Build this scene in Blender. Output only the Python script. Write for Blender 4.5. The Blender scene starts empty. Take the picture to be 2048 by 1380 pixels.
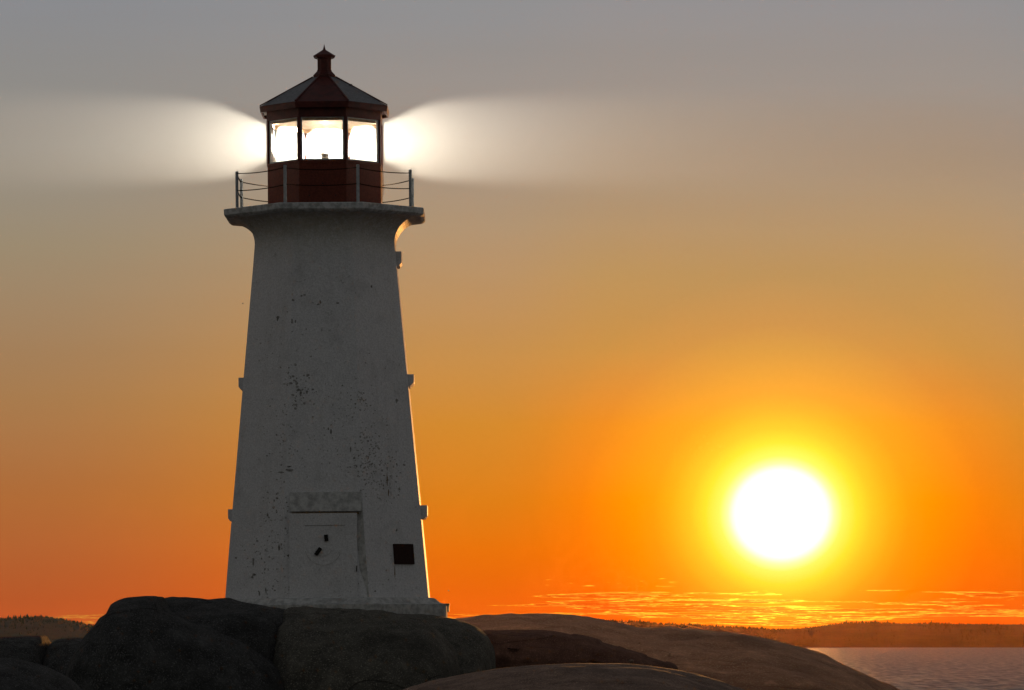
import bpy, bmesh, math, random
from mathutils import Vector, Matrix, noise
import numpy as np
R = math.radians
random.seed(7)
sc = bpy.context.scene
COL = sc.collection

# ------------------------------------------------------------------ camera
F = 8327.0            # focal length in photo pixels (2048 wide): a long lens
EYE = 9.0             # metres above the sea
HOR = 1286.0          # photo row of the true horizon
cam = bpy.data.cameras.new("camera"); camo = bpy.data.objects.new("camera", cam); COL.objects.link(camo)
camo.location = (0, 0, EYE); camo.rotation_euler = (R(90), 0, 0)
cam.sensor_width = 36; cam.lens = F / 2048 * 36; cam.shift_y = (HOR - 690) / 2048
cam.clip_start = 0.5; cam.clip_end = 40000
sc.camera = camo

# ------------------------------------------------------------------ sun and sky
SUN_AZ = math.atan2(1562 - 1024, F)          # right of straight ahead
SUN_EL = math.atan2(HOR - 1028, F)           # 1.8 degrees over the horizon
sl = bpy.data.lights.new("sun", 'SUN'); sl.energy = 2.5; sl.angle = R(0.5); sl.color = (1, .42, .10)
so = bpy.data.objects.new("sun", sl); COL.objects.link(so)
sd = Vector((math.sin(SUN_AZ) * math.cos(SUN_EL), math.cos(SUN_AZ) * math.cos(SUN_EL), math.sin(SUN_EL)))
so.rotation_euler = sd.to_track_quat('Z', 'Y').to_euler(); so.location = (30, 60, 40)

sc.view_settings.view_transform = 'Standard'; sc.view_settings.look = 'None'
sc.view_settings.exposure = 0.0; sc.view_settings.gamma = 1
sc.cycles.use_denoising = True
sc.cycles.volume_bounces = 0
sc.cycles.transparent_max_bounces = 16

def lin(c):
    return tuple(((v / 255) / 12.92 if v / 255 <= .04045 else ((v / 255 + .055) / 1.055) ** 2.4) for v in c) + (1,)

class NT:
    """small helper for writing node expressions"""
    def __init__(s, nt): s.nt = nt; s.n = nt.nodes; s.l = nt.links
    def node(s, t, **kw):
        n = s.n.new(t)
        for k, v in kw.items(): setattr(n, k, v)
        return n
    def put(s, sock, v):
        if hasattr(v, 'is_linked') or isinstance(v, bpy.types.NodeSocket): s.l.new(v, sock)
        elif v is not None: sock.default_value = v
    def m(s, op, a, b=None, c=None, clamp=False):
        n = s.node('ShaderNodeMath', operation=op); n.use_clamp = clamp
        for i, v in enumerate((a, b, c)): s.put(n.inputs[i], v)
        return n.outputs[0]
    def sstep(s, v, a, b, lo=0.0, hi=1.0, kind='SMOOTHSTEP'):
        n = s.node('ShaderNodeMapRange', interpolation_type=kind)
        for i, x in enumerate((v, a, b, lo, hi)): s.put(n.inputs[i], x)
        return n.outputs[0]
    def mix(s, f, a, b, mode='MIX'):
        n = s.node('ShaderNodeMix', data_type='RGBA', blend_type=mode); n.clamp_result = False
        s.put(n.inputs[0], f); s.put(n.inputs[6], a); s.put(n.inputs[7], b)
        return n.outputs[2]
    def ramp(s, f, stops, interp='LINEAR'):
        n = s.node('ShaderNodeValToRGB'); cr = n.color_ramp; cr.interpolation = interp
        while len(cr.elements) > 1: cr.elements.remove(cr.elements[-1])
        cr.elements[0].position = stops[0][0]; cr.elements[0].color = stops[0][1]
        for p, c in stops[1:]:
            e = cr.elements.new(p); e.color = c
        s.put(n.inputs[0], f); return n.outputs[0]
    def noise(s, vec, scale, detail=4, rough=.55, dist=0, typ=None):
        n = s.node('ShaderNodeTexNoise')
        s.put(n.inputs['Vector'], vec); n.inputs['Scale'].default_value = scale
        n.inputs['Detail'].default_value = detail; n.inputs['Roughness'].default_value = rough
        n.inputs['Distortion'].default_value = dist
        return n.outputs[0]
    def xyz(s, x, y, z):
        n = s.node('ShaderNodeCombineXYZ'); s.put(n.inputs[0], x); s.put(n.inputs[1], y); s.put(n.inputs[2], z)
        return n.outputs[0]

w = bpy.data.worlds.new("World"); sc.world = w; w.use_nodes = True
for n in list(w.node_tree.nodes): w.node_tree.nodes.remove(n)
T = NT(w.node_tree)
geo = T.node('ShaderNodeTexCoord').outputs['Generated']
sep = T.node('ShaderNodeSeparateXYZ'); T.l.new(geo, sep.inputs[0])
dx, dy, dz = sep.outputs
hl = T.m('SQRT', T.m('ADD', T.m('MULTIPLY', dx, dx), T.m('MULTIPLY', dy, dy)))
AZ = T.m('MULTIPLY', T.m('ARCTAN2', dx, dy), F)                 # azimuth in 1/F radian
EL = T.m('MULTIPLY', T.m('ARCTAN2', dz, hl), F)                 # elevation in 1/F radian
A0 = SUN_AZ * F; E0 = SUN_EL * F
daz = T.m('SUBTRACT', AZ, A0); dab = T.m('ABSOLUTE', daz)
ELM = 1300.0
tt = T.m('DIVIDE', EL, ELM, clamp=True)
def vr(rows):   # photo row -> ramp
    st = sorted([((HOR - y) / ELM, lin(c)) for y, c in rows]); return T.ramp(tt, st)
far = vr([(1286, (194, 82, 38)), (1200, (178, 85, 40)), (1000, (175, 107, 55)), (800, (167, 123, 78)), (500, (155, 138, 112)), (300, (148, 143, 134)), (50, (138, 138, 140)), (0, (137, 138, 142))])
mid = vr([(1286, (222, 80, 2)), (1200, (228, 96, 4)), (1100, (229, 112, 6)), (1000, (220, 126, 22)), (850, (211, 138, 46)), (700, (197, 143, 78)), (450, (176, 148, 116)), (250, (160, 147, 136)), (50, (145, 143, 143)), (0, (144, 143, 144))])
near = vr([(1286, (236, 74, 0)), (1230, (240, 84, 0)), (1150, (248, 106, 0)), (1000, (248, 126, 0)), (850, (235, 139, 32)), (700, (205, 146, 70)), (550, (190, 148, 92)),
           (400, (176, 148, 116)), (200, (158, 146, 136)), (0, (147, 144, 145))])
base = T.mix(T.sstep(dab, 560, 1560), mid, far)
base = T.mix(T.sstep(dab, 300, 600), near, base)
# aureole of the sun: a function of the angle from it
rr = T.m('SQRT', T.m('ADD', T.m('POWER', dab, 2.0), T.m('POWER', T.m('MULTIPLY', T.m('SUBTRACT', EL, E0), 1.06), 2.0)))
glow = T.ramp(T.m('DIVIDE', rr, 500.0, clamp=True),
    [(0, (1.4, 1.4, 1.4, 1)), (.16, (1.25, 1.3, 1.2, 1)), (.188, (1.0, 1.1, .95, 1)), (.213, (.7, .9, .42, 1)), (.245, (.6, .78, .12, 1)), (.30, (.5, .62, .03, 1)),
     (.36, (.42, .40, .016, 1)), (.44, (.34, .235, .006, 1)), (.51, (.28, .145, .002, 1)), (.58, (.22, .11, 0, 1)), (.66, (.15, .07, 0, 1)), (.8, (.06, .015, 0, 1)), (1, (0, 0, 0, 1))])
base = T.mix(1.0, base, glow, 'ADD')
# low thin streaks of cloud with bright rims
cv = T.xyz(T.m('DIVIDE', AZ, 430.0), T.m('DIVIDE', EL, 12.0), 0.0)
cn = T.noise(cv, 1.0, 6, .60, .22)
gap = T.noise(T.xyz(T.m('DIVIDE', AZ, 620.0), T.m('DIVIDE', EL, 42.0), 3.7), 1.0, 2, .5)
band = T.m('MULTIPLY', T.sstep(EL, 14, 44), T.sstep(EL, 126, 92))
side = T.sstep(daz, -430, -900)                                 # thinner, duskier streaks away from the sun
band = T.m('SUBTRACT', band, T.m('MULTIPLY', side, T.sstep(EL, 52, 80)))
cr_ = T.m('ADD', cn, T.m('MULTIPLY', T.m('SUBTRACT', band, 1.0), .32))
cr_ = T.m('ADD', cr_, T.m('MULTIPLY', T.m('SUBTRACT', gap, .53), .50))
# a few separate wisps higher up, left of the sun
wn = T.noise(T.xyz(T.m('DIVIDE', AZ, 62.0), T.m('DIVIDE', EL, 5.0), 9.1), 1.0, 3, .5)
wisp = T.m('MULTIPLY', T.sstep(wn, .60, .66), T.m('MULTIPLY', T.sstep(T.m('ABSOLUTE', T.m('SUBTRACT', EL, 122)), 12, 5), T.sstep(T.m('ABSOLUTE', T.m('ADD', daz, 350)), 150, 90)))
body = T.sstep(cr_, .50, .56)
rim = T.m('SUBTRACT', 1.0, T.sstep(T.m('ABSOLUTE', T.m('SUBTRACT', cr_, .508)), 0.0, .016))
rim2 = T.m('MULTIPLY', T.m('SUBTRACT', 1.0, T.sstep(T.m('ABSOLUTE', T.m('SUBTRACT', cr_, .585)), 0.0, .011)), .7)
rim = T.m('MAXIMUM', T.m('MAXIMUM', rim, rim2), wisp)
nearf = T.m('EXPONENT', T.m('DIVIDE', T.m('MULTIPLY', dab, -1.0), 300.0))
rimf = T.m('MULTIPLY', rim, T.m('ADD', nearf, .2))
base = T.mix(T.m('MULTIPLY', body, .7), base, T.mix(1.0, base, (.86, .62, 1.5, 1), 'MULTIPLY'))
base = T.mix(T.m('MULTIPLY', rimf, 1.0), base, T.mix(1.0, base, (.6, 1.0, .08, 1), 'ADD'))
un = T.noise(T.xyz(T.m('DIVIDE', AZ, 1400.0), T.m('DIVIDE', EL, 120.0), 5.0), 1.0, 3, .55)
base = T.mix(1.0, base, T.xyz(*[T.m('ADD', 1 - k_ / 2, T.m('MULTIPLY', un, k_)) for k_ in (.05, .07, .10)]), 'MULTIPLY')   # faint veils in the upper air
# the rest of the dome
sky = T.node('ShaderNodeTexSky', sky_type='NISHITA'); sky.sun_disc = False
sky.sun_elevation = SUN_EL; sky.sun_rotation = SUN_AZ; sky.air_density = 1.0; sky.dust_density = 1.5; sky.altitude = 10
skc = T.mix(1.0, sky.outputs[0], (.13, .125, .11, 1), 'MULTIPLY')
skc = T.mix(.5, skc, (.155, .148, .156, 1))                   # high thin overcast evens the dusk dome
ang = T.m('SQRT', T.m('ADD', T.m('POWER', AZ, 2.0), T.m('POWER', EL, 2.0)))
fm = T.sstep(ang, F * R(14), F * R(50), 1, 0)
total = T.mix(fm, skc, base)
bg = T.node('ShaderNodeBackground'); T.put(bg.inputs[0], total); bg.inputs[1].default_value = 1.0
wo = T.node('ShaderNodeOutputWorld'); T.l.new(bg.outputs[0], wo.inputs[0])
w.cycles.sampling_method = 'MANUAL'; w.cycles.sample_map_resolution = 2048

# ------------------------------------------------------------------ helpers
def tag(o, label=None, cat=None, group=None, kind=None):
    if label: o['label'] = label
    if cat: o['category'] = cat
    if group: o['group'] = group
    if kind: o['kind'] = kind
    return o
def empty(name, loc=(0, 0, 0), parent=None):
    o = bpy.data.objects.new(name, None); COL.objects.link(o); o.location = loc; o.parent = parent; return o
def link(name, bm, mats, parent=None, smooth=False, loc=(0, 0, 0)):
    me = bpy.data.meshes.new(name); bm.normal_update(); bm.to_mesh(me); bm.free()
    for m in (mats if isinstance(mats, (list, tuple)) else [mats]): me.materials.append(m)
    if smooth: me.shade_smooth()
    o = bpy.data.objects.new(name, me); COL.objects.link(o); o.parent = parent; o.location = loc
    return o
def box(bm, c, s, rotz=0, rot=None):
    M = Matrix.Translation(c) @ (rot if rot else Matrix.Rotation(rotz, 4, 'Z')) @ Matrix.Diagonal((s[0], s[1], s[2], 1))
    return bmesh.ops.create_cube(bm, size=1, matrix=M)['verts']
def octv(a, z, k, off=0.0):
    """k-th corner of an octagon with inner radius a; a flat side faces -Y"""
    th = R(-90 + 22.5 + 45 * k) ; r = a / math.cos(R(22.5))
    return Vector((r * math.cos(th), r * math.sin(th), z))
def oct_loft(bm, prof, close_lo=True, close_hi=True, sub=1):
    rings = []
    for a, z in prof:
        rings.append([bm.verts.new(octv(a, z, k)) for k in range(8)])
    for r0, r1 in zip(rings, rings[1:]):
        for k in range(8):
            bm.faces.new((r0[k], r0[(k + 1) % 8], r1[(k + 1) % 8], r1[k]))
    if close_lo: bm.faces.new(rings[0][::-1])
    if close_hi: bm.faces.new(rings[-1])
    return rings
def lathe(bm, prof, seg=24, cx=0, cy=0):
    rings = []
    for r, z in prof:
        if r < 1e-5: rings.append([bm.verts.new((cx, cy, z))]); continue
        rings.append([bm.verts.new((cx + r * math.cos(2 * math.pi * k / seg), cy + r * math.sin(2 * math.pi * k / seg), z)) for k in range(seg)])
    for a, b in zip(rings, rings[1:]):
        for k in range(seg):
            k2 = (k + 1) % seg
            if len(a) == 1: bm.faces.new((a[0], b[k2], b[k]))
            elif len(b) == 1: bm.faces.new((a[k], a[k2], b[0]))
            else: bm.faces.new((a[k], a[k2], b[k2], b[k]))
def bevel(bm, w=.01, seg=1):
    bmesh.ops.bevel(bm, geom=[e for e in bm.edges if len(e.link_faces) == 2 and e.calc_face_angle(0) > .3], offset=w, segments=seg, affect='EDGES', profile=.6)

def mat(name, rough=.8, spec=.3):
    m = bpy.data.materials.new(name); m.use_nodes = True
    nt = NT(m.node_tree); b = m.node_tree.nodes['Principled BSDF']
    b.inputs['Roughness'].default_value = rough; b.inputs['Specular IOR Level'].default_value = spec
    tc = nt.node('ShaderNodeTexCoord').outputs['Object']
    return m, nt, b, tc
def bump(nt, b, h, dist=.01, strength=1.0):
    n = nt.node('ShaderNodeBump'); n.inputs['Distance'].default_value = dist; n.inputs['Strength'].default_value = strength
    nt.l.new(h, n.inputs['Height']); nt.l.new(n.outputs[0], b.inputs['Normal'])

def m_stucco():
    m, t, b, tc = mat("white_weathered_stucco", .62, .35)
    n1 = t.noise(tc, 22, 4, .85); n2 = t.noise(tc, 1.3, 6, .65); n3 = t.noise(tc, 9, 5, .7)
    zz = t.node('ShaderNodeSeparateXYZ'); t.l.new(tc, zz.inputs[0])
    sv = t.node('ShaderNodeMapping'); t.l.new(tc, sv.inputs[0]); sv.inputs['Scale'].default_value = (3.0, 3.0, .35)
    n4 = t.noise(sv.outputs[0], 1.0, 4, .6)
    base = t.mix(t.sstep(n1, .36, .64), (.56, .56, .585, 1), (.76, .76, .785, 1))
    base = t.mix(t.m('MULTIPLY', t.sstep(n2, .48, .72), .30), base, (.36, .36, .37, 1))
    base = t.mix(t.m('MULTIPLY', t.sstep(n4, .5, .75), .18), base, (.33, .31, .28, 1))
    # small flakes, thicker on some patches
    fl = t.m('MULTIPLY', t.sstep(n3, .60, .66), t.sstep(n2, .42, .60))
    base = t.mix(t.m('MULTIPLY', fl, .5), base, (.15, .145, .14, 1))
    # yellow-brown lichen bloom under the gallery
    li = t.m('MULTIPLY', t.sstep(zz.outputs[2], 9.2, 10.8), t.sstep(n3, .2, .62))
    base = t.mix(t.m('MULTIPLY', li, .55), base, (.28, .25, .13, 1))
    t.put(b.inputs['Base Color'], base)
    bump(t, b, t.m('ADD', n1, t.m('MULTIPLY', n3, 1.5)), .012, .8)
    return m
def m_simple(name, c1, c2, scale=8, rough=.7, spec=.3, bd=.004, metal=0.0):
    m, t, b, tc = mat(name, rough, spec)
    n = t.noise(tc, scale, 5, .65)
    t.put(b.inputs['Base Color'], t.mix(t.sstep(n, .35, .65), c1 + (1,), c2 + (1,)))
    b.inputs['Metallic'].default_value = metal
    bump(t, b, t.noise(tc, scale * 6, 3, .6), bd, .6)
    return m
def m_granite(name, dark, light, sc_=1.0, rough=.8, spec=.3, speck=.9):
    m, t, b, tc = mat(name, rough, spec)
    g = t.noise(tc, 26 * sc_, 3, .8); g2 = t.noise(tc, 2.2 * sc_, 6, .65); g3 = t.noise(tc, .35 * sc_, 4, .6)
    base = t.mix(t.sstep(g2, .3, .7), dark + (1,), light + (1,))
    base = t.mix(t.m('MULTIPLY', t.sstep(g, .54, .66), speck), base, tuple(min(1, v * 2.6) for v in light) + (1,))
    base = t.mix(t.m('MULTIPLY', t.sstep(g3, .5, .68), .5), base, tuple(v * .45 for v in dark) + (1,))
    cmp = t.node('ShaderNodeMapping'); t.l.new(tc, cmp.inputs[0]); cmp.inputs['Rotation'].default_value = (.3, .5, .4); cmp.inputs['Scale'].default_value = (.16, .3, .42)
    g4 = t.noise(cmp.outputs[0], 1.0, 2.2, .35)
    ck = t.m('SUBTRACT', 1.0, t.sstep(t.m('ABSOLUTE', t.m('SUBTRACT', g4, .49)), .0, .0035))
    base = t.mix(t.m('MULTIPLY', ck, .4), base, tuple(v * .25 for v in dark) + (1,))
    base = t.mix(t.m('MULTIPLY', t.sstep(g2, .60, .68), .45), base, tuple(min(1, v * 1.5) for v in light) + (1,))
    t.put(b.inputs['Base Color'], base)
    bump(t, b, t.m('SUBTRACT', t.m('ADD', t.m('MULTIPLY', g2, 1.0), t.m('MULTIPLY', g, .12)), t.m('MULTIPLY', ck, .25)), .16, .9)
    return m

M = {}
M['stucco'] = m_stucco()
M['bare'] = m_simple("bare_concrete", (.15, .145, .14), (.34, .33, .32), 14, .9, .1, .01)
M['worn'] = m_simple("worn_paint", (.22, .215, .21), (.42, .41, .40), 14, .9, .1, .01)
M['concrete'] = m_simple("weathered_concrete", (.34, .34, .34), (.58, .58, .57), 6, .85, .2, .02)
M['deck'] = m_simple("gallery_concrete", (.33, .34, .34), (.60, .61, .62), 7, .8, .25, .02)
M['red'] = m_simple("red_paint", (.060, .009, .006), (.105, .015, .010), 5, .55, .35, .004)
M['redplank'] = m_simple("faded_red_cladding", (.095, .016, .007), (.15, .026, .012), 18, .6, .3, .01)
M['roofsheen'] = m_simple("red_roof_with_sky_sheen", (.13, .13, .145), (.19, .19, .205), 12, .55, .35, .004)  # sky sheen on the red roof, put into the colour as grey
M['grey'] = m_simple("grey_paint", (.30, .32, .34), (.42, .44, .46), 12, .5, .4, .003)
M['cream'] = m_simple("cream_inside_paint", (.40, .29, .19), (.55, .42, .30), 9, .6, .3, .003)
M['steel'] = m_simple("galvanised_steel", (.20, .23, .26), (.32, .35, .38), 20, .55, .4, .002, .2)
M['iron'] = m_simple("rusty_chain_iron", (.009, .006, .004), (.016, .010, .006), 30, 1.0, 0.0, .002, 0)
M['black'] = m_simple("black_iron", (.008, .008, .008), (.02, .018, .016), 20, .7, .2, .002)
M['rust'] = m_simple("rust", (.10, .05, .02), (.2, .13, .05), 20, .9, .1, .004)
M['lichen'] = m_simple("green_yellow_lichen", (.10, .11, .03), (.20, .19, .06), 20, .95, .05, .01)
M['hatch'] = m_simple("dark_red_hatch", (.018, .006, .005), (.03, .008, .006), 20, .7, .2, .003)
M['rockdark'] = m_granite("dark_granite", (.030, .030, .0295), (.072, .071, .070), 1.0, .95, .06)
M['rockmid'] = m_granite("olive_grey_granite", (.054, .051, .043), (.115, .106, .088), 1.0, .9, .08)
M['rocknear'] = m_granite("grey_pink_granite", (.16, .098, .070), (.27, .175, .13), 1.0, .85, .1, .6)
M['rockglare'] = m_granite("granite_with_sun_glare", (.34, .16, .09), (.52, .26, .15), .6, .9, .08, .5)  # sun-lit veil over the whaleback put into the granite colour
M['rockred'] = m_granite("red_brown_ledge", (.115, .055, .038), (.19, .095, .066), 1.0, .9, .05, .5)

def glass():
    m = bpy.data.materials.new("window_glass"); m.use_nodes = True; t = NT(m.node_tree)
    for n in list(t.n): t.n.remove(n)
    tr = t.node('ShaderNodeBsdfTransparent'); tr.inputs[0].default_value = (.95, .96, .95, 1)
    gl = t.node('ShaderNodeBsdfGlossy'); gl.inputs['Roughness'].default_value = .05
    mx = t.node('ShaderNodeMixShader'); mx.inputs[0].default_value = .012
    o = t.node('ShaderNodeOutputMaterial')
    t.l.new(tr.outputs[0], mx.inputs[1]); t.l.new(gl.outputs[0], mx.inputs[2]); t.l.new(mx.outputs[0], o.inputs[0])
    return m
M['glass'] = glass()
def emis(name, c, s):
    m = bpy.data.materials.new(name); m.use_nodes = True; b = m.node_tree.nodes['Principled BSDF']
    b.inputs['Emission Color'].default_value = c + (1,); b.inputs['Emission Strength'].default_value = s
    return m
M['bulb'] = emis("lamp_filament", (1, .93, .8), 60)

# ------------------------------------------------------------------ the lighthouse
S = 74.35; D = 112.0
X0 = (652 - 1024) / S
def zl(y, depth=0.0):
    """photo row -> local height for something DEPTH photo-pixels nearer than the axis"""
    return ((HOR - y) / (1 + depth / F) - (HOR - 1235)) / S
ZB = EYE + (HOR - 1235) / S
LH = empty('lighthouse', (X0 + .075, D, ZB))
LH.rotation_euler = (0, R(-.46), 0)
tag(LH, 'tall white octagonal lighthouse with red lantern room, its lamp lit, standing on granite rock', 'lighthouse')

def P(px): return px / S
A = lambda px, y: (P(px), (1235 - y) / S)
# tower: straight battered shaft flaring in a quarter-round under the gallery
bm = bmesh.new()
shaft = [(203.5, 1245), (201.5, 1200), (193, 1100), (184, 1000), (175, 900), (166, 800), (157, 700), (148, 600), (142.5, 540), (139.5, 505), (138.6, 492)]
flare = []
for i in range(1, 13):
    th = R(90 * i / 12)
    flare.append((192 - 53.4 * math.cos(th), 492 - 52 * math.sin(th)))
prof = [A(p, y) for p, y in shaft + flare]
rings = oct_loft(bm, prof, True, False)
def half_w(z):
    for (a0, z0), (a1, z1) in zip(prof, prof[1:]):
        if z0 <= z <= z1: return a0 + (a1 - a0) * (z - z0) / (z1 - z0)
    return prof[0][0]
def surf(x, z, out=0.0):
    """point on the camera-side wall at local x, z"""
    a = half_w(z) + out; t = a * math.tan(R(22.5))
    if abs(x) <= t: return Vector((x, -a, z)), Vector((0, -1, .09)).normalized()
    return Vector((x, -(a * math.sqrt(2) - abs(x)), z)), Vector((math.copysign(.7, x), -.7, .09)).normalized()
def px2loc(px, py, depth_px=170):
    x = (px - 1024) * (D - depth_px / S) / F - (X0 + .055); z = zl(py, depth_px)
    x += z * math.tan(R(.5)); return x, z
def blob(bm, x, z, rx, rz, mi, out=.003):
    n = random.randint(7, 10); vs = []; ph = random.random() * 6
    for i in range(n):
        a = 2 * math.pi * i / n + ph; r = random.uniform(.55, 1.15)
        p, _ = surf(x + rx * r * math.cos(a), z + rz * r * math.sin(a), out)
        vs.append(bm.verts.new(p))
    try:
        f = bm.faces.new(vs); f.material_index = mi
        f.normal_update()
        if f.normal.y > 0: f.normal_flip()
    except ValueError: pass
# places where the paint has flaked off the wall, as the photo shows them
spots = [(583, 598, 4, 3), (600, 590, 3, 2), (606, 588, 3, 2), (634, 607, 4, 2.5), (638, 603, 2, 4), (672, 605, 4, 2.5), (552, 631, 4, 5), (550, 636, 2.5, 3), (571, 621, 2, 1.5),
         (581, 640, 2.2, 7), (588, 641, 2, 4), (582, 662, 2, 1.5), (739, 568, 2, 4), (790, 798, 3.5, 5), (683, 771, 3, 2), (575, 735, 2, 2), (558, 733, 2.5, 2),
         (578, 940, 12, 3), (560, 944, 8, 2), (576, 933, 8, 2), (503, 1120, 3.2, 11), (505, 1147, 6, 4), (500, 1152, 4, 3), (557, 1094, 3, 7), (562, 1088, 2, 4),
         (533, 1028, 3, 4.5), (552, 996, 3, 3), (546, 1000, 2, 3), (576, 1112, 4, 3.5), (590, 1127, 2.5, 3), (604, 1178, 5, 3), (598, 1163, 2.5, 2.5), (602, 1160, 1.5, 2),
         (530, 1180, 2, 8), (516, 1186, 3, 5), (745, 1219, 9, 3.5), (757, 1216, 10, 1.2), (530, 909, 2.5, 2), (535, 905, 3, 1.5), (700, 900, 2, 7), (660, 865, 3, 7), (655, 858, 2, 4),
         (720, 990, 2, 4), (791, 1060, 2, 3), (775, 1160, 2, 2), (660, 1192, 3, 2), (687, 1191, 2.5, 2), (549, 1180, 3, 2), (589, 1200, 1.2, 12)]
for x, y, rx, rz in spots:
    X, Z = px2loc(x, y)
    for _ in range(3): blob(bm, X + random.uniform(-.3, .3) * P(rx), Z + random.uniform(-.3, .3) * P(rz), P(rx) * random.uniform(.5, .9), P(rz) * random.uniform(.5, .9), 1, .003 + .001 * _)
clusters = [(598, 778, 16, 24, 32, 2.0), (732, 905, 18, 34, 60, 1.5), (722, 800, 10, 18, 26, 1.3), (740, 930, 20, 26, 50, 1.3), (560, 870, 22, 40, 40, 1.1), (520, 1120, 22, 50, 34, 1.5), (700, 890, 50, 60, 70, 1.0),
            (640, 800, 60, 70, 60, 1.0), (770, 960, 16, 30, 30, 1.6), (650, 1195, 50, 16, 30, 1.8), (560, 1000, 28, 60, 46, 1.4), (690, 1180, 80, 30, 26, 1.2), (560, 690, 30, 40, 20, 1.1), (560, 1120, 24, 60, 40, 1.3)]
for x, y, sx, sy, n, r in clusters:
    for _ in range(int(n * 1.5)):
        X, Z = px2loc(random.gauss(x, sx), random.gauss(y, sy))
        if not (0.3 < Z < 9.3): continue
        k = random.uniform(.5, 1.5) * r
        blob(bm, X, Z, P(k * random.uniform(.7, 1.5)), P(k * random.uniform(.7, 1.3)), 1 if random.random() < .1 else 4, random.uniform(.003, .005))
for x, y, rx, rz in [(634, 1204, 7, 5), (641, 1207, 5, 3), (619, 1208, 5, 4), (627, 1201, 3, 3)]:
    X, Z = px2loc(x, y); blob(bm, X, Z, P(rx), P(rz), 2, .007)
for x, y, rz in [(772, 960, 14), (775, 986, 12), (788, 1145, 14)]:
    X, Z = px2loc(x, y, 150); blob(bm, X, Z, .014, P(rz), 3, .007)
wall = link('tower_wall', bm, [M['stucco'], M['bare'], M['lichen'], M['rust'], M['worn']], LH)

# plinth: stepped footing at the tower foot
bm = bmesh.new()
oct_loft(bm, [(P(236), -1.2), (P(236), zl(1211)), (P(224), zl(1208)), (P(213), zl(1199)), (P(196), zl(1197))], True, True)
pl = link('plinth', bm, M['concrete'], LH)
bm = bmesh.new()
box(bm, (P(237), -.9, zl(1212)), (.16, .5, .06)); box(bm, (P(240), -.9, zl(1218)), (.05, .5, .22))
link('bracket', bm, M['steel'], pl)

# window hoods that stand out of the side walls
def hood(side, y0, y1, wpx, depth=.95, slope=False):
    bm = bmesh.new(); z0, z1 = zl(y1), zl(y0); a = half_w((z0 + z1) / 2); h = z1 - z0; w_ = P(wpx)
    if slope: pr = [(-.1, z1), (w_, z1), (w_, z0 + h * .36), (w_ * .25, z0), (-.1, z0)]
    else: pr = [(-.1, z1), (w_, z1), (w_, z0 + h * .22), (w_ * .8, z0 + h * .15), (w_ * .72, z0 + h * .04), (w_ * .3, z0), (-.1, z0)]
    r1 = [bm.verts.new((side * (a + x), -depth / 2, z)) for x, z in pr]; r2 = [bm.verts.new((side * (a + x), depth / 2, z)) for x, z in pr]
    bm.faces.new(r1); bm.faces.new(r2[::-1])
    for i in range(len(pr)): bm.faces.new((r1[i], r2[i], r2[(i + 1) % len(pr)], r1[(i + 1) % len(pr)]))
    bmesh.ops.recalc_face_normals(bm, faces=bm.faces); bevel(bm, .01)
    return bm, a, (z0 + z1) / 2
for side, y0, y1, wpx, sl_ in ((-1, 756, 780, 11.5, False), (1, 752, 777, 12.0, True), (-1, 1018, 1042, 11, False), (1, 1013, 1040, 13, False), (1, 507, 536, 11, False)):
    bm, a, z = hood(side, y0, y1, wpx, .95, sl_)
    h = link('window_hood', bm, M['stucco'], LH)
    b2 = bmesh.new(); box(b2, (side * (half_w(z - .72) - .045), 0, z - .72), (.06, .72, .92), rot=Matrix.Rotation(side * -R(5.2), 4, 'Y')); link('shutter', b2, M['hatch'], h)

# small square hatch on the camera-side right wall
x, z = px2loc(804, 1109, 150); p, nrm = surf(x, z, 0)
n2 = Vector((.707, -.707, 0)); rot = Matrix.Rotation(R(45), 4, 'Z') @ Matrix.Rotation(R(-5.2), 4, 'X')
bm = bmesh.new(); box(bm, p + nrm * .02, (P(38) * 1.38, .07, P(40)), rot=rot); bevel(bm, .008)
hatch = link('hatch', bm, M['hatch'], LH)

# closed-up doorway: a battered panel standing forward, sloping hood above, seal ring and two iron fittings
DX0, DX1 = px2loc(577, 1100, 195)[0], px2loc(713, 1100, 195)[0]
zt, zb_ = zl(1027, 180), -.25
bm = bmesh.new()
yo = lambda z, o: -(half_w(max(z, 0.01)) + o)
def wedge(bm, x0, x1, z0, z1, o0, o1, back=.15):
    """slab on the front wall: stands o0 out at z0 and o1 at z1"""
    pts = [(x0, yo(z0, o0), z0), (x1, yo(z0, o0), z0), (x1, yo(z1, o1), z1), (x0, yo(z1, o1), z1),
           (x0, yo(z0, -back), z0), (x1, yo(z0, -back), z0), (x1, yo(z1, -back), z1), (x0, yo(z1, -back), z1)]
    v = [bm.verts.new(q) for q in pts]
    for f in ((0, 1, 2, 3), (5, 4, 7, 6), (4, 0, 3, 7), (1, 5, 6, 2), (3, 2, 6, 7), (4, 5, 1, 0)): bm.faces.new([v[i] for i in f])
wedge(bm, DX0, DX1, zb_, zt, .02, .16)
bevel(bm, .01)
door = link('walled_up_door', bm, M['stucco'], LH)
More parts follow.
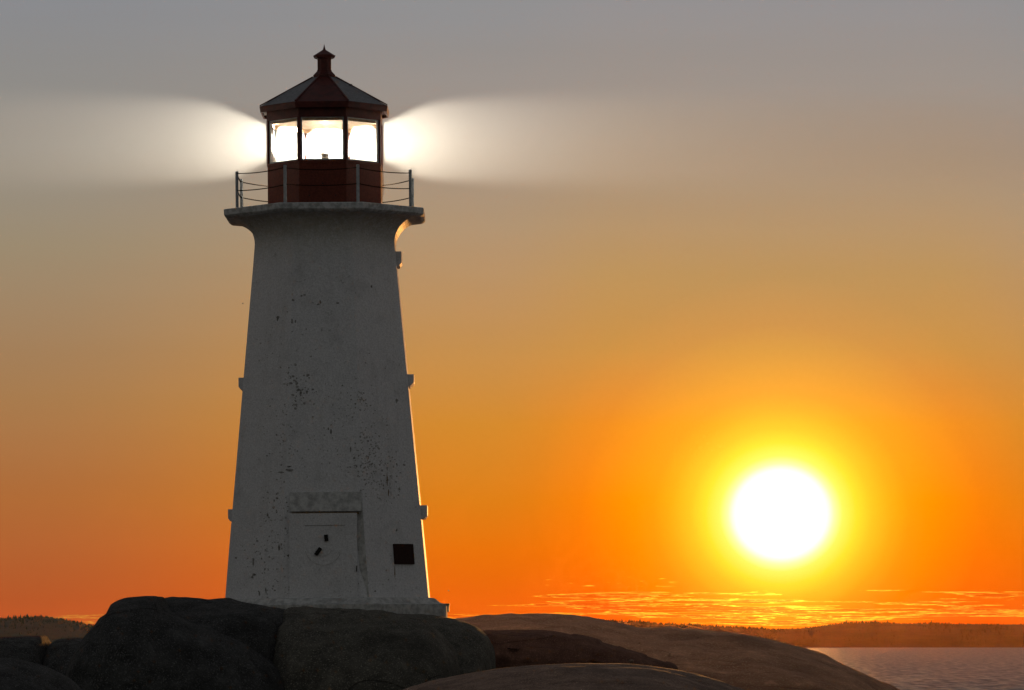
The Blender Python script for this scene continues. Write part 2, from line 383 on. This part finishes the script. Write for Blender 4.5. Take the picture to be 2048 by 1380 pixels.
# tapered cheek on the right of the door panel
bm = bmesh.new()
xb = px2loc(741, 1215, 195)[0]; xt = px2loc(722, 1000, 180)[0]
pts = [(DX1, yo(zb_, -.02), zb_), (xb, yo(zb_, .02), zb_), (xt, yo(zt, .05), zt + .3), (DX1 + .004, yo(zt, .012), zt + .3)]
w_ = [bm.verts.new(q) for q in pts]; w2 = [bm.verts.new((q[0], q[1] + .25, q[2])) for q in pts]
bm.faces.new(w_); bm.faces.new(w2[::-1])
for i in range(4): bm.faces.new((w_[i], w2[i], w2[(i + 1) % 4], w_[(i + 1) % 4]))
link('jamb', bm, M['concrete'], door)
bm = bmesh.new()
lx0, lx1 = px2loc(578, 1000, 185)[0], px2loc(721, 1000, 185)[0]
wedge(bm, lx0, lx1, zl(1023, 185), zl(984, 185), .15, .03); bevel(bm, .01)
link('lintel', bm, M['concrete'], door)
bm = bmesh.new(); wedge(bm, px2loc(582, 1000, 185)[0], px2loc(716, 1000, 185)[0], zl(1028.5, 185), zl(1025.5, 185), .155, .155)
link('iron_bar', bm, M['rust'], door)
def on_door(px, py, out=.0):
    X, Z = px2loc(px, py, 198); f = (Z - zb_) / (zt - zb_); o = .02 + .14 * f
    return Vector((X, yo(Z, o + out), Z))
for (rad, a0, a1) in ((36, 190, 350), (17, 200, 345)):       # faint rings scored in the plaster
    bm = bmesh.new(); prev = None
    for i in range(33):
        a = R(a0 + (a1 - a0) * i / 32)
        q = [on_door(645 + (rad + e) * math.cos(a), 1096 - (rad + e) * .95 * math.sin(a), .006) for e in (-.45, .45)]
        v = [bm.verts.new(z) for z in q]
        if prev: bm.faces.new((prev[0], v[0], v[1], prev[1]))
        prev = v
    link('groove', bm, M['concrete'], door)
bm = bmesh.new(); bm.faces.new([bm.verts.new(on_door(*q, .006)) for q in ((608, 1050.4), (688, 1050.4), (688, 1051.4), (608, 1051.4))])
link('groove', bm, M['bare'], door)
for (px, py, l, rz) in ((651, 1076, 13, 4), (635, 1103, 17, -36)):
    c = on_door(px, py, .02); bm = bmesh.new()
    rt = Matrix.Rotation(R(-rz), 4, 'Y')
    box(bm, c, (P(7.5), .06, P(l)), rot=rt)
    e = c + rt.to_3x3() @ Vector((0, -.03, -P(l) * .3)); box(bm, e, (P(4), .05, P(5)), rot=rt)
    bevel(bm, .012, 2); link('iron_fitting', bm, M['black'], door)
bm = bmesh.new(); c = on_door(712, 1138, .02); box(bm, c, (.025, .03, .16), rot=Matrix.Rotation(R(4), 4, 'Y')); link('hinge_pin', bm, M['black'], door)

# gallery
GT = zl(425)                                     # top of the gallery floor
bm = bmesh.new()
oct_loft(bm, [(P(190), zl(441.5)), (P(193), zl(440.5)), (P(197.5), zl(437)), (P(198), zl(426.5)), (P(196.5), GT)], True, True)
# irregular edge of old concrete
bmesh.ops.subdivide_edges(bm, edges=[e for e in bm.edges if e.calc_length() > 1], cuts=7, use_grid_fill=True)
for v in bm.verts:
    if v.co.z < GT - .02: v.co.z += (noise.noise(v.co * 2.3)) * .018
gal = link('gallery_deck', bm, M['deck'], LH)
def corner(a, k): q = octv(a, 0, k); return q.x, q.y
PH = zl(330, 178) - GT + .012; PA = P(172)
for k in range(8):
    x, y = corner(PA, k); bm = bmesh.new()
    ph = PH + random.uniform(-.01, .01); lean = random.uniform(-.008, .008)
    box(bm, (x, y, GT + ph / 2), (.068, .068, ph), rotz=R(22.5 + 45 * k))
    box(bm, (x, y, GT + .011), (.17, .17, .02), rotz=R(22.5 + 45 * k))
    bevel(bm, .006)
    for v in bm.verts: v.co.x += lean * (v.co.z - GT)
    link('rail_post', bm, M['grey'] if k in (0, 7) else M['steel'], gal)
def torus_link(bm, c, d, tw, L=.046, Wd=.028, r=.0062):
    q = d.to_track_quat('X', 'Z').to_matrix().to_4x4(); Mx = Matrix.Translation(c) @ q @ Matrix.Rotation(tw, 4, 'X')
    n, k = 8, 4; ring = []
    for i in range(n):
        a = 2 * math.pi * i / n; ca, sa = math.cos(a), math.sin(a)
        cx = (L / 2 - Wd / 2 + .004) * (1 if ca > .1 else -1 if ca < -.1 else 0) + Wd / 2 * ca; cy = Wd / 2 * sa
        ring.append([bm.verts.new(Mx @ Vector((cx + r * math.cos(2 * math.pi * j / k) * ca, cy + r * math.cos(2 * math.pi * j / k) * sa, r * math.sin(2 * math.pi * j / k)))) for j in range(k)])
    for i in range(n):
        for j in range(k):
            bm.faces.new((ring[i][j], ring[(i + 1) % n][j], ring[(i + 1) % n][(j + 1) % k], ring[i][(j + 1) % k]))
for k in range(8):
    for hz, sag in ((PH - .07, .065), (PH * .50, .06)):
        x0, y0 = corner(PA, k); x1, y1 = corner(PA, (k + 1) % 8)
        sag *= random.uniform(.5, .95); hz2 = hz + random.uniform(-.02, .02)
        p0 = Vector((x0, y0, GT + hz2)); p1 = Vector((x1, y1, GT + hz2)); n = int((p1 - p0).length / .036)
        f = lambda t: p0.lerp(p1, t) - Vector((0, 0, sag * 4 * t * (1 - t)))
        bm = bmesh.new()
        for i in range(n):
            t = (i + .5) / n; torus_link(bm, f(t), f(min(1, t + .01)) - f(max(0, t - .01)), R(45) if i % 2 else R(-45))
        link('rail_chain', bm, M['iron'], gal)

# lantern room
SILL = zl(320, 112); WT = zl(232, 112); EAVE = zl(203, 127)
LA = P(112.5)
bm = bmesh.new()
oct_loft(bm, [(LA, GT + .002), (LA, SILL - .06), (LA + .018, SILL - .055), (LA + .018, SILL), (LA - .10, SILL + .004), (LA - .10, GT + .004)], False, False)
lan = link('lantern_wall', bm, M['redplank'], LH)
# rivet heads / vent on the drum
bm = bmesh.new()
for (dx_, dz_) in ((0, .62), (-.02, .12), (.34, .3), (-.36, .3)):
    bm = bmesh.new(); bmesh.ops.create_uvsphere(bm, u_segments=8, v_segments=5, radius=.018, matrix=Matrix.Translation((dx_, -LA - .003, GT + dz_)))
    link('bolt', bm, M['black'], lan)
# inside: cream lining, floor and ceiling
bm = bmesh.new(); oct_loft(bm, [(LA - .103, GT + .02), (LA - .103, SILL + .003)], True, False); link('lining', bm, M['cream'], lan)
bm = bmesh.new(); oct_loft(bm, [(LA - .02, WT - .0), (LA - .02, WT + .10)], True, True); 
MW = .085
for k in range(8):
    r_ = LA / math.cos(R(22.5)) - .035; th = R(-67.5 + 45 * k); b2 = bmesh.new()
    box(b2, (r_ * math.cos(th), r_ * math.sin(th), (SILL + WT) / 2), (.09, MW, WT - SILL + .02), rotz=th); bevel(b2, .006)
    link('mullion', b2, M['red'], lan)
link('ceiling', bm, M['cream'], lan)
for k in range(8):
    th = R(-90 + 45 * k); nx, ny = math.cos(th), math.sin(th); hw = LA * math.tan(R(22.5)) - .055
    b2 = bmesh.new(); zc = (SILL + WT) / 2; hh = (WT - SILL) / 2
    r_ = LA - .045; t_ = .04
    for (u, dz_, su, sz) in ((-hw + t_ / 2, 0, t_, 2 * hh - .004), (hw - t_ / 2, 0, t_, 2 * hh - .004), (0, hh - .02, 2 * hw - 2 * t_, .04), (0, -hh + .02, 2 * hw - 2 * t_, .04)):
        box(b2, (nx * r_ - ny * u, ny * r_ + nx * u, zc + dz_), (.05, su, sz), rotz=th)
    fr = link('window_frame', b2, M['grey'], lan)
    b2 = bmesh.new(); box(b2, (nx * r_, ny * r_, zc), (.008, 2 * hw - 2 * t_ + .01, 2 * hh - .07), rotz=th)
    link('pane', b2, M['glass'], fr)
# frieze under the eaves
bm = bmesh.new(); oct_loft(bm, [(LA + .012, WT - .02), (LA + .012, EAVE + .02), (LA - .12, EAVE + .02), (LA - .12, WT - .02), (LA + .012, WT - .02)], False, False)
link('frieze', bm, M['red'], lan)
# inner curtain band behind the glass head
bm = bmesh.new(); oct_loft(bm, [(LA - .13, WT - .10), (LA - .13, WT + .001)], False, False); link('valance', bm, M['cream'], lan)

# roof: all red, the grey facets have sky sheen put into their colour
EA = P(126.5); CA = P(23); CZ = zl(156)
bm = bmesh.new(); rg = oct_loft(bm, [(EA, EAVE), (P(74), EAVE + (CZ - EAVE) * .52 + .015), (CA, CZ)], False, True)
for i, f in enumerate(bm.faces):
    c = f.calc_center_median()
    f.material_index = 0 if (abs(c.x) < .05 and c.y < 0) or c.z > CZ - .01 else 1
roof = link('roof', bm, [M['red'], M['roofsheen']], LH)
bm = bmesh.new()
oct_loft(bm, [(EA - .05, EAVE - .145), (EA - .012, EAVE - .15), (EA + .012, EAVE + .0), (EA + .005, EAVE + .012), (EA - .04, EAVE - .01)], False, False)
link('fascia', bm, M['red'], roof)
bm = bmesh.new()
oct_loft(bm, [(LA, EAVE - .03), (EA - .04, EAVE - .07), (EA - .04, EAVE - .02), (LA, EAVE + .03)], False, False); link('soffit', bm, M['red'], roof)
for k in range(8):
    b2 = bmesh.new(); p0 = octv(EA, EAVE + .01, k); p1 = octv(CA, CZ, k); d = p1 - p0
    q = d.to_track_quat('X', 'Z').to_matrix().to_4x4()
    box(b2, (p0 + p1) / 2 + Vector((0, 0, .018)), (d.length, .045, .03), rot=q); bevel(b2, .006)
    link('ridge_strip', b2, M['red'], roof)
bm = bmesh.new()
oct_loft(bm, [(P(22), zl(158)), (P(22), zl(151.5)), (P(14.5), zl(143)), (P(14.5), zl(141)), (P(13.5), zl(140.5)), (P(13.5), zl(116)), (P(13), zl(115))], False, True)
vent = link('roof_vent', bm, M['red'], roof)
bm = bmesh.new(); lathe(bm, [(0, zl(118.2)), (P(17), zl(118)), (P(20), zl(116.5)), (P(22.5), zl(111.5)), (P(3.0), zl(99.5)), (P(1.6), zl(95)), (.001, zl(87.5))], 8)
link('vent_cap', bm, M['red'], vent)
b2 = bmesh.new(); q = Vector((P(52), -P(30), EAVE + (CZ - EAVE) * .66)); box(b2, q, (.02, .02, .12)); box(b2, q + Vector((.02, 0, .06)), (.09, .015, .015)); link('lightning_clip', b2, M['black'], roof)

# the lamp inside: pedestal, optic ring, burner
LZ = zl(281)
bm = bmesh.new(); lathe(bm, [(0, GT + .02), (.30, GT + .02), (.30, GT + .07), (.11, GT + .12), (.10, LZ - .42), (.12, LZ - .38), (.12, LZ - .35), (0, LZ - .35)], 20)
lamp = link('lamp_pedestal', bm, M['grey'], LH)
bm = bmesh.new(); lathe(bm, [(.40, LZ - .36), (.45, LZ - .2), (.47, LZ), (.45, LZ + .2), (.40, LZ + .34)], 24); link('lens', bm, M['glass'], lamp, True)
bm = bmesh.new(); bmesh.ops.create_uvsphere(bm, u_segments=16, v_segments=10, radius=.11, matrix=Matrix.Translation((0, 0, LZ))); link('bulb', bm, M['bulb'], lamp, True)
def lamp_and_fill_light(kind, energy, size, ang=None, color=(1, .90, .76), cone=60, dz=0.0):
    ll = bpy.data.lights.new('lamp_and_fill_light', kind); ll.energy = energy; ll.color = color; ll.shadow_soft_size = size
    lo = bpy.data.objects.new('lamp_and_fill_light', ll); COL.objects.link(lo); lo.parent = LH; lo.location = (0, 0, LZ + dz)
    if ang is not None:
        lo.location = (-.5 * math.sin(R(ang)), .5 * math.cos(R(ang)), LZ)
        lo.rotation_euler = (R(90), 0, R(ang)); ll.spot_size = R(cone); ll.spot_blend = .12
# the optic throws its light through the two side panes; three seaward spots are added to light the mist behind
for ang, e in ((-90, 9000), (90, 7600), (0, 9000), (45, 9000), (-45, 9000)):
    lamp_and_fill_light('SPOT', e, .10, ang, cone=58 if abs(ang) == 90 else 62)
lamp_and_fill_light('POINT', 34, .06, None, (1, .55, .28), dz=.46)  # orange fill added above the bulb to warm the lantern interior

# light beams: sea mist lit by the lamp, one shaft to each side and one added behind to whiten the panes
def mist(dens, soft=True):
    m = bpy.data.materials.new('lamp_lit_mist'); m.use_nodes = True; t = NT(m.node_tree)
    for n in list(t.n): t.n.remove(n)
    v = t.node('ShaderNodeVolumePrincipled'); v.inputs['Density'].default_value = dens
    v.inputs['Color'].default_value = (1, .97, .93, 1); v.inputs['Anisotropy'].default_value = 0
    if soft:       # the mist thins out towards the rim of the shaft, more so farther from the lamp
        sp = t.node('ShaderNodeSeparateXYZ'); t.l.new(t.node('ShaderNodeTexCoord').outputs['Object'], sp.inputs[0])
        ax = t.m('ABSOLUTE', sp.outputs[0]); r = t.m('SQRT', t.m('ADD', t.m('POWER', sp.outputs[1], 2.0), t.m('POWER', sp.outputs[2], 2.0)))
        e = t.m('EXPONENT', t.m('DIVIDE', t.m('SUBTRACT', ax, P(118)), -P(300)))
        R_ = t.m('SUBTRACT', P(134), t.m('MULTIPLY', e, P(60)))
        q = t.m('DIVIDE', r, R_)
        lo_ = t.m('ADD', .42, t.m('MULTIPLY', e, .48))
        t.put(v.inputs['Density'], t.m('MULTIPLY', t.m('MULTIPLY', t.sstep(q, lo_, 1.0, 1.0, 0.0), dens), t.m('POWER', t.m('DIVIDE', ax, P(420)), .2)))
    o = t.node('ShaderNodeOutputMaterial'); t.l.new(v.outputs[0], o.inputs['Volume']); return m
M['mist'] = mist(.055); M['back'] = mist(.5, False)
def beam(name, ang, pr, m, label, cat, group):
    bm = bmesh.new(); lathe(bm, pr, 40)
    Mx = Matrix.Rotation(R(ang), 4, 'Z') @ Matrix.Rotation(R(90), 4, 'Y')
    bmesh.ops.transform(bm, matrix=Mx, verts=bm.verts)
    o = link(name, bm, m, None, True, LH.matrix_basis @ Vector((0, 0, LZ)))
    tag(o, label, cat, group, 'stuff'); return o
shaft_pr = [(0, P(118)), (P(76), P(118.5)), (P(90), P(190)), (P(103), P(270)), (P(114), P(350)), (P(124), P(500)), (P(131), P(700)), (P(136), P(1000)), (P(137), 21.9), (0, 22)]
back_pr = [(0, P(118)), (P(109), P(118.5)), (P(106), P(300)), (P(92), P(900)), (0, P(901))]
G_ = 'beams of light from the lantern'
beam('light_beam', 180, shaft_pr, M['mist'], 'pale beam of light fading out to the left of the lantern', 'light beam', G_)
beam('light_beam', 0, shaft_pr, M['mist'], 'pale beam of light fading out to the right of the lantern', 'light beam', G_)
beam('light_beam', 90, back_pr, M['back'], 'added beam of lit mist behind the lantern glass, whitening the panes', 'light beam', G_)

# ------------------------------------------------------------------ rocks
def at(px, py, Y): return ((px - 1024) * Y / F, EYE + (HOR - py) * Y / F)
def interp(pts, n):
    """arc-length resampling of a smooth line through pts"""
    P_ = [Vector(p) for p in pts]; out = []
    d = [0]
    for a, b in zip(P_, P_[1:]): d.append(d[-1] + (b - a).length)
    L = d[-1]
    def cr(i, t):
        p0, p1, p2, p3 = P_[max(i - 1, 0)], P_[i], P_[min(i + 1, len(P_) - 1)], P_[min(i + 2, len(P_) - 1)]
        return .5 * ((2 * p1) + (p2 - p0) * t + (2 * p0 - 5 * p1 + 4 * p2 - p3) * t * t + (3 * p1 - p0 - 3 * p2 + p3) * t ** 3)
    j = 0
    for i in range(n):
        s = L * i / (n - 1)
        while j < len(d) - 2 and s > d[j + 1]: j += 1
        t = (s - d[j]) / max(1e-9, d[j + 1] - d[j]); lin_ = P_[j].lerp(P_[j + 1], t)
        out.append(cr(j, t) * .7 + lin_ * .3)
    return out
def rock(name, label, crest, Y, df, db, zbot, m, pf=2.2, pb=2.2, amp=.10, seed=0, nu=110, nv=56, skew=0.0, strata=0.0, group='granite boulders around the lighthouse'):
    cr = interp([at(px, py, Y) for px, py in crest], nu); bm = bmesh.new(); rows = []
    ux = cr[0].x; L = cr[-1].x - ux
    for p in cr:
        row = []
        u = (p.x - ux) / L; endf = max(.02, (1 - abs(2 * u - 1) ** 3.2)) ** .26        # plan outline is rounded at both ends
        for j in range(nv + 1):
            a = math.pi * j / nv; c, s = -math.cos(a), math.sin(a)
            t = c; pw = pf if t < 0 else pb
            dep = (df if t < 0 else db) * endf * t
            z = zbot + (p.y - zbot) * (max(0, 1 - abs(t) ** pw)) ** (1 / pw)
            y = Y + dep + skew * (p.x - ux - L / 2); sc_ = y / Y
            q = Vector((p.x, y, z)); o = Vector((seed * 13.7, seed * 5.1, 0))
            k = noise.fractal(q * .45 + o, .9, 2.1, 4) * amp * 1.6 + noise.fractal(q * 1.7 + o, .9, 2.1, 3) * amp * .4
            rg = (1 - abs(noise.noise(q * .9 + o)) * 2.2) * amp * .9 + (1 - abs(noise.noise(q * 2.6 + o)) * 2.2) * amp * .25
            k += rg * (.5 if t < 0 else .2)
            if strata: k -= strata * (1 if math.sin(q.z * 17 + noise.noise(q * .8) * 2) > 0 else 0)
            kk = 1 - math.exp(-(t / .15) ** 2) * .9                                  # keep the crest where it belongs
            q.z += k * kk * (z - zbot > .02); q.y += k * kk
            row.append(bm.verts.new(q))
        rows.append(row)
    for a, b in zip(rows, rows[1:]):
        for j in range(nv): bm.faces.new((a[j], b[j], b[j + 1], a[j + 1]))
    bmesh.ops.recalc_face_normals(bm, faces=bm.faces)
    cx = ux + L / 2
    bmesh.ops.translate(bm, verts=bm.verts, vec=(-cx, -Y, -zbot))
    o = link(name, bm, m, None, True, (cx, Y, zbot))
    if sum(f.normal.z for f in o.data.polygons) < 0: o.data.flip_normals()
    return tag(o, label, 'rock', group)

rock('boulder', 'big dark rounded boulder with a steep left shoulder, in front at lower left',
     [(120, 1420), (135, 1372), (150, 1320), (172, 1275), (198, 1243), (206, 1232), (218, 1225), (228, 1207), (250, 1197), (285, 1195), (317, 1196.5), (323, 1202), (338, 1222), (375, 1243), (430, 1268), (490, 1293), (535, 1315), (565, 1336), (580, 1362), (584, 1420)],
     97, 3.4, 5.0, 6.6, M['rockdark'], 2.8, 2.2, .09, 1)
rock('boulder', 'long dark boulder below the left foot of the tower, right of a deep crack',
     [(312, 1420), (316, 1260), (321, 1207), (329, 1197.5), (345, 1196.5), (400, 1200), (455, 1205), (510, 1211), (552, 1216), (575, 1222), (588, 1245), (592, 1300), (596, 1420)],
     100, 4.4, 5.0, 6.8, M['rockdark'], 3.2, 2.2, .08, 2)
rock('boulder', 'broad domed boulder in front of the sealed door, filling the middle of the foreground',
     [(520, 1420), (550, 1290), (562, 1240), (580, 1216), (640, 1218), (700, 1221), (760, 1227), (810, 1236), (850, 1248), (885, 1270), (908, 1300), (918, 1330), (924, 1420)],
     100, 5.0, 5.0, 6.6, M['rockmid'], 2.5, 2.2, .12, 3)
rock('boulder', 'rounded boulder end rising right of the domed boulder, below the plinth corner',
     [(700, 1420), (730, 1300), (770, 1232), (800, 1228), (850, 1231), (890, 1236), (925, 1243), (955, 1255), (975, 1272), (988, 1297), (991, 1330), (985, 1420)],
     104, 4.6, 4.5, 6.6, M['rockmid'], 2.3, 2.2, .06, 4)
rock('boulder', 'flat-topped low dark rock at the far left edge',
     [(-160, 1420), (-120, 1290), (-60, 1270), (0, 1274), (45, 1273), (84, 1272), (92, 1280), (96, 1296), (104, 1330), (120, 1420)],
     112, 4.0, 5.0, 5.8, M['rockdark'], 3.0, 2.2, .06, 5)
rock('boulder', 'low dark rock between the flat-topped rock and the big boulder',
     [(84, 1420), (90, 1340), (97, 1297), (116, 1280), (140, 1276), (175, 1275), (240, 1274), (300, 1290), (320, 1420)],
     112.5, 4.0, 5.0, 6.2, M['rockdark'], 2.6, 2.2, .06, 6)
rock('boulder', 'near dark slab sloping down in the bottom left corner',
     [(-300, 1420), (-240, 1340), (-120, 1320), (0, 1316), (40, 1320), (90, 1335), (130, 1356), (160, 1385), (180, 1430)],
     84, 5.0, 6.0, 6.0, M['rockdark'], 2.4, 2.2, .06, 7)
rock('whaleback', 'long smooth whaleback of granite sloping down to the sea on the right',
     [(700, 1440), (760, 1300), (840, 1248), (900, 1240), (945, 1234), (1000, 1232), (1050, 1229.5), (1100, 1229), (1150, 1232), (1200, 1239), (1240, 1247), (1275, 1254), (1330, 1254.5), (1400, 1258), (1470, 1265), (1530, 1276), (1590, 1292), (1650, 1315), (1710, 1342), (1760, 1364), (1795, 1381), (1850, 1412), (1890, 1460), (1920, 1560)],
     126, 16.0, 14.0, 5.0, M['rockglare'], 2.0, 2.0, .10, 8, 170, 90)
rock('granite_ledge', 'low stepped red-brown ledge in the hollow behind the boulders',
     [(900, 1420), (930, 1330), (960, 1264), (1000, 1260), (1060, 1259), (1110, 1262), (1160, 1272), (1220, 1288), (1290, 1310), (1350, 1335), (1420, 1420)],
     113, 3.0, 4.0, 6.6, M['rockred'], 3.6, 3.0, .06, 9, strata=.10)
rock('whaleback', 'near low dome of granite along the bottom edge, right of centre',
     [(640, 1480), (760, 1405), (830, 1372), (900, 1354), (990, 1338), (1080, 1330), (1180, 1326), (1260, 1328), (1340, 1338), (1410, 1353), (1470, 1375), (1520, 1400), (1600, 1470)],
     80, 9.0, 9.0, 6.4, M['rocknear'], 2.0, 2.0, .06, 10, 140, 70)
for px, py, Y, s in ((968, 1249, 124.5, .22), (978, 1251, 124, .18), (1118, 1318, 112, .07), (1262, 1322, 95, .06), (1300, 1346, 90, .06)):
    x, z = at(px, py, Y); bm = bmesh.new(); bmesh.ops.create_icosphere(bm, subdivisions=2, radius=s)
    for v in bm.verts: v.co *= 1 + .4 * noise.noise(v.co * 5 + Vector((px, 0, 0))); v.co.z *= .7
    o = link('stone', bm, M['rocknear'], None, False, (x, Y - .3, z))
    tag(o, {968: 'larger pale loose stone lying in the hollow right of the tower', 978: 'smaller pale stone beside the larger pale one', 1118: 'tiny pale stone on the red-brown ledge',
            1262: 'small pale stone on the whaleback above the near dome', 1300: 'small pale stone beside the near dome crest'}[px], 'stone', 'loose pale stones on the granite')

# granite ground under and between the boulders
def ground():
    nx, ny = 150, 150; bm = bmesh.new(); g = []
    for i in range(nx + 1):
        x = -120 + 240 * i / nx; row = []
        for j in range(ny + 1):
            y = -60 + 260 * j / ny
            z = 7.15 + .5 * noise.fractal(Vector((x * .06, y * .06, 3)), .9, 2, 4)
            edge = max(0, x - (6.0 + .012 * y)) ; z -= .09 * edge + .012 * edge ** 2
            z += 3.0 * math.exp(-((x + 11.5) ** 2 + (y - 128) ** 2) / 5.0)  # unseen mound added to shade the low rock at far left
            e2 = max(0, y - 132); z -= .006 * e2 ** 2
            e3 = max(0, -x - 40); z -= .01 * e3 ** 2
            e4 = max(0, -y - 10); z -= .01 * e4 ** 2
            row.append(bm.verts.new((x, y, max(z, -4))))
        g.append(row)
    for i in range(nx):
        for j in range(ny): bm.faces.new((g[i][j], g[i + 1][j], g[i + 1][j + 1], g[i][j + 1]))
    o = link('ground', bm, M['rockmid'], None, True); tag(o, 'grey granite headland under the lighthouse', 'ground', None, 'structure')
ground()

# ------------------------------------------------------------------ sea
def sea():
    m, t, b, tc = mat("sea_water", .6, 0)
    b.inputs['Base Color'].default_value = (.125, .145, .20, 1)
    mp = t.node('ShaderNodeMapping'); t.l.new(tc, mp.inputs[0]); mp.inputs['Scale'].default_value = (.55, .035, 1); mp.inputs['Rotation'].default_value = (0, 0, R(6))
    n1 = t.noise(mp.outputs[0], 1.0, 5, .65, .3)
    mp2 = t.node('ShaderNodeMapping'); t.l.new(tc, mp2.inputs[0]); mp2.inputs['Scale'].default_value = (.03, .005, 1)
    n2 = t.noise(mp2.outputs[0], 1.0, 4, .6)
    bn = t.node('ShaderNodeBump'); bn.inputs['Distance'].default_value = 5.0
    t.l.new(t.m('MULTIPLY', n1, t.sstep(n2, .3, .7, .6, 1.3)), bn.inputs['Height'])
    gl = t.node('ShaderNodeBsdfGlossy'); gl.inputs['Color'].default_value = (.85, .88, .95, 1); t.l.new(bn.outputs[0], gl.inputs['Normal'])
    t.put(gl.inputs['Roughness'], t.sstep(n2, .35, .7, .46, .55))
    mx = t.node('ShaderNodeMixShader'); t.put(mx.inputs[0], t.sstep(n1, .38, .62, .03, .33))   # breaking wavelets mirror the sky, troughs show the water
    t.l.new(b.outputs[0], mx.inputs[1]); t.l.new(gl.outputs[0], mx.inputs[2]); t.l.new(mx.outputs[0], t.n['Material Output'].inputs[0])
    bm = bmesh.new(); s = 9400; bmesh.ops.create_grid(bm, x_segments=30, y_segments=30, size=s)
    o = link('sea', bm, m, None, False, (0, 0, 0)); tag(o, 'calm rippled sea reflecting the sunset', 'sea', None, 'structure')
sea()

# ------------------------------------------------------------------ far wooded shores
def m_forest(name, c1, c2):
    m, t, b, tc = mat(name, .95, .05)
    n = t.noise(tc, .02, 5, .7)
    t.put(b.inputs['Base Color'], t.mix(t.sstep(n, .35, .65), c1 + (1,), c2 + (1,))); return m
def hill(name, label, crest, Y, depth, m, seed):
    bm = bmesh.new(); rows = []; n = 520; cr = interp([at(px, py, Y) for px, py in crest], n)
    for p in cr:
        row = []
        for j in range(13):
            t = j / 12; y = Y - depth * (1 - t); z = -2 + (p.y + 2) * math.sin(t * math.pi / 2) ** .8
            z += 2.0 * noise.fractal(Vector((p.x * .01, y * .01, seed)), .9, 2, 3) * (t < .98) * (t > 0.05)
            row.append(bm.verts.new((p.x, y, z)))
        for j in range(1, 7):
            t = 1 - j / 6; row.append(bm.verts.new((p.x, Y + depth * 1.2 * (1 - t), -2 + (p.y + 2) * t ** .6)))
        rows.append(row)
    for a, b in zip(rows, rows[1:]):
        for j in range(len(a) - 1): bm.faces.new((a[j], b[j], b[j + 1], a[j + 1]))
    bmesh.ops.recalc_face_normals(bm, faces=bm.faces)
    o = link(name, bm, m, None, True)
    if sum(f.normal.z for f in o.data.polygons) < 0: o.data.flip_normals()
    tag(o, label, 'hill', None, 'structure'); return cr
def forest(label, cr, Y, depth, m, seed, n, hmin, hmax):
    """conifers: a few stacked ragged cones each, along the ridge and down the slope"""
    rnd = random.Random(seed); bm = bmesh.new()
    for i in range(n):
        t_ = rnd.random(); k = min(len(cr) - 2, int(t_ * (len(cr) - 1))); p = cr[k].lerp(cr[k + 1], rnd.random())
        dn = rnd.random() ** 2.2; t = 1 - dn * .95
        z = -2 + (p.y + 2) * math.sin(t * math.pi / 2) ** .8 - .8; y = Y - depth * (1 - t)
        clump = .55 + .9 * max(0, noise.noise(Vector((p.x * .013, y * .004, seed))) + .25)
        h = rnd.uniform(hmin, hmax) * clump * (1.5 if rnd.random() < .06 else 1); r = h * rnd.uniform(.20, .42)
        for q in range(3):
            zb, zt_ = z + h * .24 * q, z + h * (.5 + .25 * q); rb = r * (1 - .28 * q); s0 = rnd.random() * 6
            top = bm.verts.new((p.x + rnd.uniform(-.1, .1) * r, y, zt_))
            ring = [bm.verts.new((p.x + rb * rnd.uniform(.7, 1.2) * math.cos(s0 + a * 1.2566), y + rb * math.sin(s0 + a * 1.2566), zb)) for a in range(5)]
            for a in range(5): bm.faces.new((ring[a], ring[(a + 1) % 5], top))
    o = link('forest', bm, m, None, False); tag(o, label, 'forest', None, 'stuff')
mr = m_forest("far_spruce_wood", (.030, .020, .012), (.055, .034, .020)); ml = m_forest("left_spruce_wood", (.05, .11, .09), (.07, .13, .10))
crR = [(100, 1291), (500, 1284), (800, 1268), (960, 1256), (1120, 1246), (1200, 1242), (1260, 1244), (1320, 1249), (1400, 1251), (1470, 1256), (1530, 1259), (1590, 1258), (1640, 1253), (1680, 1248.5), (1740, 1247), (1850, 1248), (1950, 1249), (2050, 1250), (2300, 1252), (2700, 1256), (3400, 1266), (4300, 1280), (5000, 1290)]
c = hill('far_hill', 'low wooded shore across the water on the right', crR, 8330 + 260, 260, mr, 1)
forest('dark spruce wood along the far shore on the right', c, 8330 + 260, 260, mr, 3, 16000, 3.5, 7.0)
crL = [(-3600, 1286), (-2400, 1270), (-1400, 1264), (-700, 1262), (-300, 1246), (-60, 1240), (0, 1238), (50, 1236), (90, 1235), (130, 1240), (160, 1247), (200, 1255), (280, 1266), (420, 1272), (560, 1278), (760, 1284)]
c = hill('wooded_hill', 'olive-grey wooded hill beyond the low rocks on the left', crL, 5000, 400, ml, 2)
forest('spruce wood on the hill at the left', c, 5000, 400, ml, 4, 13000, 2.4, 4.6)

# ------------------------------------------------------------------ sea air
HAZE = 1.1e-6
if HAZE:
    m = bpy.data.materials.new('haze'); m.use_nodes = True; t = NT(m.node_tree)
    for n in list(t.n): t.n.remove(n)
    v = t.node('ShaderNodeVolumePrincipled'); v.inputs['Density'].default_value = HAZE
    v.inputs['Color'].default_value = (1, .50, .28, 1); v.inputs["Anisotropy"].default_value = .89
    o = t.node('ShaderNodeOutputMaterial'); t.l.new(v.outputs[0], o.inputs['Volume'])
    bm = bmesh.new(); box(bm, (0, 4000, 33), (19600, 11000, 76))
    o = link('haze', bm, m, None); tag(o, 'thin sunset haze over the water', 'haze', None, 'stuff')
